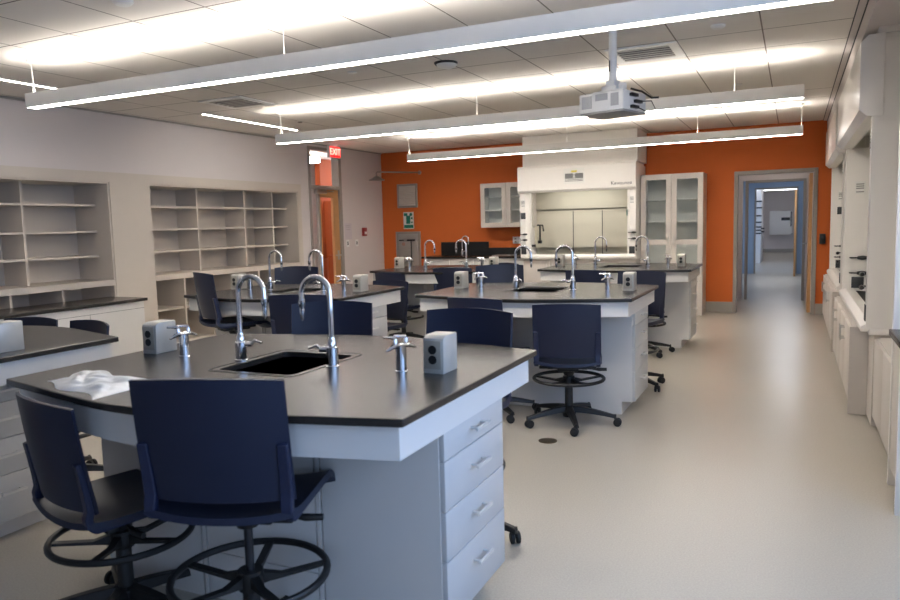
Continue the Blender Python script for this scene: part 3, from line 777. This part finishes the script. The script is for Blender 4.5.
al = thing('fire_alarm_pull', 'small red alarm box on the white wall before the orange corner', 'alarm', (XL-.002, 11.3, 1.38))
MB().box(0, .045, -.055, .055, -.075, .075, .006).build('case', M_red, al)
MB().box(.045, .052, -.035, .035, -.045, .0, .003).build('pull_handle', M_white, al)
for y_, lab in ((10.76, 'white switch plate nearer the left door frame'), (11.05, 'white switch plate under the red alarm box')):
    s = thing('wall_switch', lab, 'switch', (XL, y_, 1.19)); MB().box(0, .008, -.045, .045, -.06, .06, .003).build('plate', M_white, s)
    MB().box(.008, .014, -.012, .012, -.03, .03, .002).build('toggle', M_ink, s)
nt_ = thing('wall_notice', 'pale paper notice above the switch plates beside the left door', 'notice', (XL, 10.80, 1.40))
MB().box(0, .002, -.11, .11, -.14, .14).build('sheet', mat('lilac paper', (205, 196, 200), .6), nt_, smooth=False)
q = MB()
for z in (.1, .07, .03): q.box(.002, .003, -.08, .06, z-.006, z+.006)
q.build('print', mat('faint print', (184, 176, 178), .6), nt_, smooth=False)

# ------------------------------------------------------------------ back wall things
def on_back(name, x0, x1, z0, z1, label, cat):
    return thing(name, label, cat, ((x0+x1)/2, YB, (z0+z1)/2)), (x1-x0)/2, (z1-z0)/2
g, hw, hh = on_back('wall_grille', -6.69, -6.275, 1.80, 2.235, 'grey louvred panel on the orange wall above the green sign', 'vent')
MB().frame(-hw, hw, -hh, hh, .035, -.03, 0).build('frame', M_frame, g, smooth=False)
l = MB()
for i in range(11): z = -hh+.05+i*(2*hh-.1)/10; l.box(-hw+.035, hw-.035, -.022, -.004, z-.012, z+.014, rot=Matrix.Rotation(R(-30), 3, 'X'))
l.build('louvres', M_cab, g, smooth=False)
p, hw, hh = on_back('safety_sign', -6.585, -6.37, 1.41, 1.72, 'white and green safety sign between the louvred panel and steel station', 'sign')
MB().box(-hw, hw, -.004, 0, -hh, hh).build('panel', M_paper, p, smooth=False)
q = MB(); q.box(-hw+.01, hw-.01, -.006, -.004, -hh+.015, -hh+.075); q.box(-.05, .035, -.006, -.004, -.06, .09); q.box(-hw+.012, -.02, -.006, -.004, .085, hh-.02); q.box(.05, .085, -.006, -.004, .02, .06); q.box(.05, .085, -.006, -.004, -.05, -.02)
q.lathe([(0, 0), (.03, 0), (.03, .002), (0, .002)], (.05, -.004, .11), 16, rot=Matrix.Rotation(R(90), 3, 'X'))
q.build('pictogram', M_green, p, smooth=False)
st = thing('eyewash_station', 'recessed steel station with dark pull rod under the green sign', 'eyewash station', (-6.49, YB, 0))
MB().frame(-.255, .255, .1, 1.36, .04, -.035, .0).build('frame', M_frame, st, smooth=False, bevel=.003)
MB().box(-.215, .215, -.012, -.002, .14, 1.32).build('panel', M_steel, st, smooth=False)
q = MB(); q.box(-.19, -.1, -.03, -.012, 1.19, 1.21); q.box(-.02, .14, -.04, -.012, 1.185, 1.215, .004); q.box(.055, .067, -.03, -.012, .7, 1.19)
q.build('pull_rod', M_darkop, st)
MB().lathe([(0, 0), (.035, 0), (.03, .01), (0, .012)], (-.105, -.012, 1.13), 18, rot=Matrix.Rotation(R(90), 3, 'X')).build('round_tag', mat('pinkish disc', (176, 140, 128), .5), st)
q = MB(); q.tube([(.16, -.02, 1.2), (.2, -.05, 1.1), (.19, -.04, .98)], .012, 10); q.build('hose', M_steel, st)
sw = thing('drench_shower', 'chrome drench shower head on an arm from the orange wall corner', 'shower', (-6.72, YB, 2.43))
q = MB(); q.tube([(.5, 0, .0), (.5, -.03, 0), (.3, -.3, 0), (0, -.68, 0), (-.0, -.7, -.02), (0, -.7, -.1)], .013, 12); q.lathe([(0, 0), (.035, 0), (.035, .008), (0, .008)], (.5, .001, 0), 16, rot=Matrix.Rotation(R(90), 3, 'X'))
q.build('arm', M_steel, sw)
MB().lathe([(0, .04), (.03, .036), (.08, .005), (.135, -.025), (.14, -.04), (.12, -.044), (0, -.044)], (0, -.7, -.11), 26).build('shower_head', M_steel, sw)

# back counter with splashbacks
t = thing('lab_counter', 'black topped counter with black splashback against the orange wall', 'counter', (-4.95, 11.7, 0))
MB().box(-.96, .93, -.33, .295, .885, .92, .003).build('worktop', M_epoxy, t)
c = MB(); c.box(-.89, .92, -.27, .29, .1, .883); c.box(-.89, .92, -.2, .29, 0, .1)
cb = c.build('cabinet', M_lam, t, smooth=False)
for i in range(4):
    x0 = -.88+i*.45; MB().box(x0, x0+.44, -.288, -.27, .71, .87).build('drawer', M_lam, cb, smooth=False); dr = MB().box(x0, x0+.44, -.288, -.27, .11, .70).build('door', M_lam, cb, smooth=False)
    bar_pull(dr, x0+.22, -.288, .64, .1, 'x', -1)
q = MB(); q.box(-.86, .07, .272, .297, .92, 1.155); q.box(.07, .93, .272, .297, .92, 1.045)
q.build('splashback', M_epoxy_side, t, smooth=False)
gooseneck(t, -.36, .1, .92, 1, 0, .34, .06)
q = MB(); q.box(.3, .66, -.16, .1, .92, .932, .004); q.build('tray', M_satin, t)
o = thing('wall_outlet', 'white socket plate low on the orange wall left of the hood', 'outlet', (-4.33, YB, 1.17))
MB().box(-.1, .1, -.008, 0, -.06, .06, .002).build('plate', M_white, o)
q = MB()
for x in (-.05, .05):
    for z in (-.025, .025): q.box(x-.018, x+.018, -.011, -.008, z-.014, z+.014)
q.build('socket', M_frame, o, smooth=False)

def glass_doors(parent, xs, z0, z1, zrails, y, hand=True, mt=None):
    """framed glass doors; zrails splits each into panes"""
    for i, (a, b) in enumerate(xs):
        f = MB(); w_ = .075; zz = [z0]+zrails+[z1]
        f.box(a, a+w_, y, y+.022, z0, z1); f.box(b-w_, b, y, y+.022, z0, z1)
        f.box(a+w_, b-w_, y, y+.022, z0, z0+w_); f.box(a+w_, b-w_, y, y+.022, z1-w_, z1)
        for z in zrails: f.box(a+w_, b-w_, y, y+.022, z-w_/2, z+w_/2)
        d = f.build('door', mt or M_cab, parent, smooth=False)
        e = [z0+w_]+[z for r_ in zrails for z in (r_-w_/2, r_+w_/2)]+[z1-w_]
        for k in range(0, len(e), 2): MB().box(a+w_, b-w_, y+.009, y+.014, e[k], e[k+1]).build('glass', M_glass, d, smooth=False)
        if hand: bar_pull(d, (b-.035) if i == 0 else (a+.035), y, hand, .1, 'z', -1)
def case(x0, x1, y0, y1, z0, z1, zsh, label, name='glass_cabinet', rails=[], hand=1.5):
    t = thing(name, label, 'cabinet', ((x0+x1)/2, y1, 0)); h = (x1-x0)/2; D = y1-y0
    c = MB(); c.box(-h, -h+.02, -D, 0, z0, z1); c.box(h-.02, h, -D, 0, z0, z1); c.box(-h+.02, h-.02, -.012, 0, z0, z1); c.box(-h+.02, h-.02, -D, -.012, z0, z0+.02); c.box(-h+.02, h-.02, -D, -.012, z1-.02, z1)
    c.build('carcass', M_cab, t, smooth=False)
    c = MB(); c.box(-h+.021, h-.021, -.016, -.0125, z0+.02, z1-.02); c.box(-h+.0205, -h+.023, -D, -.016, z0+.02, z1-.02); c.box(h-.023, h-.0205, -D, -.016, z0+.02, z1-.02)
    c.build('bright_lining', M_casebright, t, smooth=False)  # paler inner skin added so the interior looks better lit
    for z in zsh: MB().box(-h+.02, h-.02, -D+.03, -.02, z-.006, z+.006).build('shelf', M_casebright, t, smooth=False)
    glass_doors(t, [(-h+.002, -.003), (.003, h-.002)], z0+.004, z1-.004, rails, -D-.024, hand)
    return t
case(-4.885, -3.945, 11.68, 12.0, 1.40, 2.15, (1.69, 1.92), 'grey wall cabinet with two glass doors left of the fume hood', 'wall_cabinet', hand=1.5)
t = case(-2.15, -1.235, 11.53, 12.0, .0, 2.145, (1.76, 1.43, .55), 'tall grey glass-door cabinet right of the white fume hood', 'tall_cabinet', [1.115], hand=1.15)

# ------------------------------------------------------------------ fume hoods
def fume_hood(label, loc, rz, Wd, zs, zo, zh, ztop, D=.78, out=.07, chamfer=.03, rods=True, sash_open=True, brand=None, base_in=.05, filler=True, post_deep=.05, base_span=None, display=True, fill_light=0):
    t = thing('fume_hood', label, 'fume hood', loc, rz, 'white fume hoods')
    h = Wd/2; P = .09
    # base cabinet with doors
    b = MB(); bs = base_span or (-h+.03, h-.03)
    b.box(bs[0], bs[1], base_in, D, .1, zs-.05); b.box(bs[0], bs[1], base_in+.06, D, 0, .1); b.box(bs[1]+.001, bs[1]+.02, base_in-.02, D, .004, zs-.05)
    if base_span: b.box(-h+.02, h-.02, base_in+.1, D, .02, zs-.05)
    bc = b.build('base_cabinet', M_cab, t, smooth=False)
    n = 4; ww = (bs[1]-bs[0])/n
    for i in range(n):
        x0 = bs[0]+i*ww; dd = MB().box(x0+.003, x0+ww-.003, base_in-.02, base_in, .11, zs-.06, .001).build('door', M_cab, bc)
        bar_pull(dd, x0+(ww-.05 if i % 2 == 0 else .05), base_in-.02, zs-.17, .1, 'z', -1)
    # work surface with airfoil sill
    MB().box(-h, h, .02, D, zs-.05, zs, .004).build('work_surface', M_hood, t)
    MB().box(-h+P+.02, h-P-.02, .1, D-.1, zs, zs+.012).build('work_mat', M_epoxy_side, t, smooth=False)
    MB().extr([(-.03, zs-.03), (-.03, zs+.005), (.02, zs+.035), (.1, zs+.03), (.1, zs+.015), (.01, zs-.03)], 'x', -h+.01, h-.01, .003).build('airfoil', M_hood, t)
    # side panels and corner posts
    for s in (-1, 1):
        MB().box(min(s*h, s*(h-.02)), max(s*h, s*(h-.02)), .0, .158, zs, zh-.04).build('side_panel', M_hood, t, smooth=False)
        MB().box(min(s*h, s*(h-.02)), max(s*h, s*(h-.02)), .161, D, zs, zh-.04).build('side_panel', M_hood, t, smooth=False)
        pts = [(s*(h-.02), 0), (s*(h-P), 0), (s*(h-P-.05), post_deep+.02), (s*(h-P-.05), post_deep+.12), (s*(h-.02), post_deep+.12)]
        if s > 0: pts = pts[::-1]
        po = MB().prism(pts, zs, zo).build('corner_post', M_hood, t, smooth=False)
        deep = s < 0 and post_deep > .1
        ploc = (-(h-P)+.027, .125, 0) if deep else (s*(h-.055), 0, 0); prot = (0, 0, R(77)) if deep else (0, 0, 0); w2 = .045 if deep else .036
        def onpost(m, name, mt): o_ = m.build(name, mt, po); o_.location = ploc; o_.rotation_euler = prot; return o_
        zn = zo-.38 if deep else zo-.16
        onpost(MB().box(-w2, w2, -.003, 0, zn-.06, zn+.06), 'notice', M_paper)
        q = MB()
        for z in (zn+.035, zn+.015, zn-.005, zn-.04): q.box(-w2*.8, w2*.7, -.0045, -.003, z-.006, z+.004)
        onpost(q, 'print', M_print)
        if display and s < 0: onpost(MB().box(-w2-.004, w2+.004, -.012, 0, zn-.25, zn-.15, .004), 'display', M_ink)
        for z in ((zs+.34, zs+.19) if deep else (zs+.36, zs+.27)):
            k = MB(); k.tube([(-w2*1.6, 0, z), (-w2*1.2, -.03, z), (w2*.6, -.03, z)], .007, 10)
            k.lathe([(0, -w2*1.2), (w2*.35, -w2*.9), (w2*.5, 0), (w2*.35, w2*.9), (0, w2*1.2)], (w2*.9, -.03, z), 14, rot=Matrix.Rotation(R(90), 3, 'Y'))
            onpost(k, 'valve_knob', M_darkop)
        onpost(MB().box(-w2*1.2, w2*1.2, -.006, 0, zs+.04, zs+.15, .002), 'outlet', M_ink)
    if fill_light:  # unseen area light added to brighten the hood interior
        l_ = bpy.data.lights.new('hood_fill_light', 'AREA'); l_.shape = 'RECTANGLE'; l_.size = Wd*.6; l_.size_y = .12; l_.energy = fill_light; l_.color = (1, .98, .94)
        lo = bpy.data.objects.new('hood_fill_light', l_); COL.objects.link(lo); lo.parent = t; lo.location = (0, .3, zo+.11)
    # liner
    MB().box(-h+.02, h-.02, D-.02, D, zs, ztop).build('back_liner', M_hoodin, t, smooth=False)
    MB().box(-h+.02, h-.02, D-.12, D-.1, zs+.12, zo-.28).build('lower_baffle', M_hoodin, t, smooth=False)
    MB().box(-h+.02, h-.02, D-.14, D-.12, zo-.26, zo+.1).build('upper_baffle', M_hoodin, t, smooth=False)
    MB().box(-h+.02, h-.02, .06, D-.02, zo+.12, zo+.14).build('top_liner', M_hoodin, t, smooth=False)
    # header
    pr = [(0, zo), (-out+chamfer, zo), (-out, zo+chamfer), (-out, zh-chamfer), (-out+chamfer, zh), (.06, zh), (.06, zo)]
    hd = MB().extr(pr, 'x', -h-.012, h+.012, .002).build('header', M_hood, t, smooth=False)
    MB().box(-h+.02, h-.02, .06, D, zh-.04, zh).build('roof', M_hood, t, smooth=False)
    if filler: MB().box(-h+.05, h+.02, .02, D, zh, filler).build('filler_panel', M_hood, t, smooth=False)
    # sash, drawn up
    MB().box(-h+P+.01, h-P-.01, .045, .052, zo-.012, zo+.1).build('sash', M_glass, t, smooth=False)
    if rods:
        for x in (-.2, .28): MB().tube([(x, D-.22, zs+.01), (x, D-.22, zs+.72)], .0065, 8).build('lattice_rod', M_rod, t)
        q = MB(); q.tube([(-h+.2, .4, zs+.22), (-h+.2, .4, zs+.5), (-h+.2, .28, zs+.5), (-h+.3, .24, zs+.5), (-h+.32, .22, zs+.4)], .014, 10); q.box(-h+.17, -h+.23, .37, .43, zs+.2, zs+.25, .004); q.box(-h+.13, -h+.2, .14, .2, zs+.15, zs+.19, .006)
        q.build('service_pipe', M_darkop, t)
        MB().box(h-P-.055, h-P-.045, .03, .1, zo-.4, zo-.31).build('tape_label', M_teal, t, smooth=False)
        q = MB(); q.box(-.17, .16, -out-.003, -out, zo+.11, zo+.35); q.build('notice', M_paper, hd, smooth=False)
        q = MB()
        for j in range(6):
            z = zo+.155+j*.02; q.box(-.15, .14, -out-.005, -out-.003, z-.005, z+.004)
        for x in (-.085, .075): q.box(x-.062, x+.062, -out-.0055, -out-.003, zo+.2, zo+.27)
        q.build('print', M_print, hd, smooth=False)
        MB().box(-.05, .04, -out-.005, -out-.003, zo+.285, zo+.315).build('print', M_yellow, hd, smooth=False)
    if brand: text_mesh(brand, .075, 'lettering', M_ink, hd, (h-.20, -out-.002, zo+.09), (R(90), 0, 0))
    return t
fume_hood('white fume hood centred on the orange back wall', (-3.085, 11.2, 0), 0, 1.84, .92, 1.935, 2.35, 2.33, D=.78, brand='Kewaunee', filler=CH, fill_light=2.6)
fume_hood('nearest right fume hood, its blue-lit side panel toward the camera', (.45, 6.95, 0), R(-90), 2.7, .70, 2.10, 2.62, 2.55, D=.8, out=.08, chamfer=.045, rods=False, filler=2.66, post_deep=.2, base_in=-.05, base_span=(-1.3, .95), display=False)
fume_hood('farther right fume hood, beside the doorway', (.45, 10.05, 0), R(-90), 2.7, .70, 2.10, 2.62, 2.55, D=.8, out=.08, chamfer=.045, rods=False, filler=2.66, post_deep=.2, base_in=-.05)

# near right counter
t = thing('lab_counter', 'short counter with dark top at the right photo edge, before the nearest hood', 'counter', (.87, 4.2, 0))
MB().box(-.405, .41, -.23, .245, .82, .853, .003).build('worktop', M_epoxy, t)
c = MB(); c.box(-.36, .41, -.17, .245, .1, .818); c.box(-.29, .41, -.17, .245, 0, .1)
cb = c.build('cabinet', M_cab, t, smooth=False)
MB().box(-.40, .41, -.20, -.17, 0, .818).build('end_panel', M_hood, t, smooth=False)
dd = MB().box(-.38, -.36, -.167, .242, .11, .81, .001).build('door', M_cab, cb)
t = thing('storage_cabinet', 'low grey cabinet between the side counter and the nearest hood', 'cabinet', (.87, 5.03, 0))
c = MB(); c.box(-.35, .4, -.52, .53, .1, .64); c.box(-.28, .4, -.52, .53, 0, .1); cb = c.build('body', M_cab, t, smooth=False)
for s_ in (-1, 1): dd = MB().box(-.37, -.35, min(0, s_*.517)+.002, max(0, s_*.517), .11, .63, .001).build('door', M_cab, cb)
tag(MB().box(.485, 1.27, 4.455, 4.495, 0, 2.655, .002).build('end_panel', M_hood), 'tall white panel at the right photo edge, behind the side counter', 'panel')
# emergency shut-off on the orange wall
s = thing('shutoff_box', 'small black box on the orange wall strip right of the doorway', 'switch box', (.375, YB, 1.12))
MB().box(-.04, .04, -.06, .004, -.075, .075, .006).build('case', M_black, s); MB().lathe([(0, 0), (.02, 0), (.02, .015), (0, .02)], (0, -.06, .02), 14, rot=Matrix.Rotation(R(90), 3, 'X')).build('button', M_ink, s)

# far lab fittings
t = thing('wall_unit', 'white wall box on the far wall through the doorway', 'wall unit', (-.5, 33, 0))
MB().box(-.42, .42, -.35, 0, .73, 1.69, .01).build('case', M_white, t); MB().box(.02, .34, -.355, -.35, 1.3, 1.42).build('display', M_ink, t, smooth=False); MB().box(.36, .4, -.36, -.35, 1.05, 1.66).build('side_strip', M_ink, t, smooth=False)
fl = thing('pendant_light', 'linear ceiling light in the far room through the doorway', 'light', (-.45, 25, 2.45))
MB().box(-1.6, 1.6, -.05, .05, 0, .12).build('housing', M_fixture, fl, smooth=False); MB().box(-1.58, 1.58, -.045, .045, -.006, 0).build('diffuser', M_ledcool, fl, smooth=False); MB().box(-1.58, 1.58, -.04, .04, .12, .126).build('uplight_lens', M_ledcool, fl, smooth=False)
MB().tube([(-1.2, 0, .126), (-1.2, 0, .55)], .005, 6).build('suspension_cable', M_cable, fl); MB().tube([(1.2, 0, .126), (1.2, 0, .55)], .005, 6).build('suspension_cable', M_cable, fl)
f2 = copy_tree(fl); f2.location = (-.45, 30, 2.45); f2['label'] = 'second, more distant linear ceiling light in the far room'
t = thing('fume_hood', 'sliver of a white fume hood with dark fittings in the far room', 'fume hood', (-1.35, 25.0, 0))
MB().box(-.4, .4, 0, 2, 0, 2.35, .01).build('body', M_hood, t); q = MB()
for z in (.95, 1.05, 1.15, 1.3, 1.5, 1.75, 1.95): q.box(.0, .42, -.03, 0, z-.02, z+.02)
for z in (1.0, 1.1): q.box(.4, .5, .1, .14, z-.02, z+.02)
q.build('valve_knobs', M_darkop, t, smooth=False)
cl = thing('ceiling_light', 'unseen flush light added to brighten the corridor past the doorway', 'light', (-.1, 18.3, 2.598))  # unseen source added to lift the blue corridor walls
MB().box(-.3, .3, -.6, .6, -.04, 0).build('housing', M_fixture, cl, smooth=False); MB().box(-.28, .28, -.58, .58, -.046, -.04).build('diffuser', M_corridor_fill, cl, smooth=False)

v2 = thing('ceiling_light', 'small unseen light added to brighten the wall just beyond the back doorway', 'light', (-.3, 13.0, 2.598))  # unseen source added to lighten the lintel of the second frame
MB().lathe([(0, -.04), (.15, -.04), (.17, -.02), (.17, 0), (0, 0)], n=28).build('housing', M_fixture, v2)
MB().lathe([(0, -.05), (.13, -.046), (.14, -.0405), (0, -.0405)], n=28).build('diffuser', M_led, v2)

# ------------------------------------------------------------------ daylight and exposure
wd = bpy.data.worlds.new('sky'); SC.world = wd; wd.use_nodes = True
bg = wd.node_tree.nodes['Background']; bg.inputs[0].default_value = (.42, .62, 1.0, 1); bg.inputs[1].default_value = 2.0
def portal(name, loc, rot, sx, sy):
    l = bpy.data.lights.new(name, 'AREA'); l.shape = 'RECTANGLE'; l.size = sx; l.size_y = sy; l.cycles.is_portal = True
    o = bpy.data.objects.new(name, l); COL.objects.link(o); o.location = loc; o.rotation_euler = rot
portal('window_portal', (.65, YF-.12, 1.65), (R(90), 0, R(180)), .9, 2.1)
portal('window_portal', (XR+.12, 1.5, 1.725), (R(90), 0, R(-90)) if False else (0, R(90), 0), 1.75, 4.2)
SC.view_settings.view_transform = 'Standard'; SC.view_settings.look = 'None'; SC.view_settings.gamma = 1
SC.view_settings.exposure = 1.5
SC.cycles.max_bounces = 8; SC.cycles.diffuse_bounces = 5; SC.cycles.glossy_bounces = 4; SC.cycles.transparent_max_bounces = 12
SC.cycles.sample_clamp_indirect = 6; SC.cycles.caustics_reflective = False; SC.cycles.caustics_refractive = False
SC.cycles.use_denoising = True
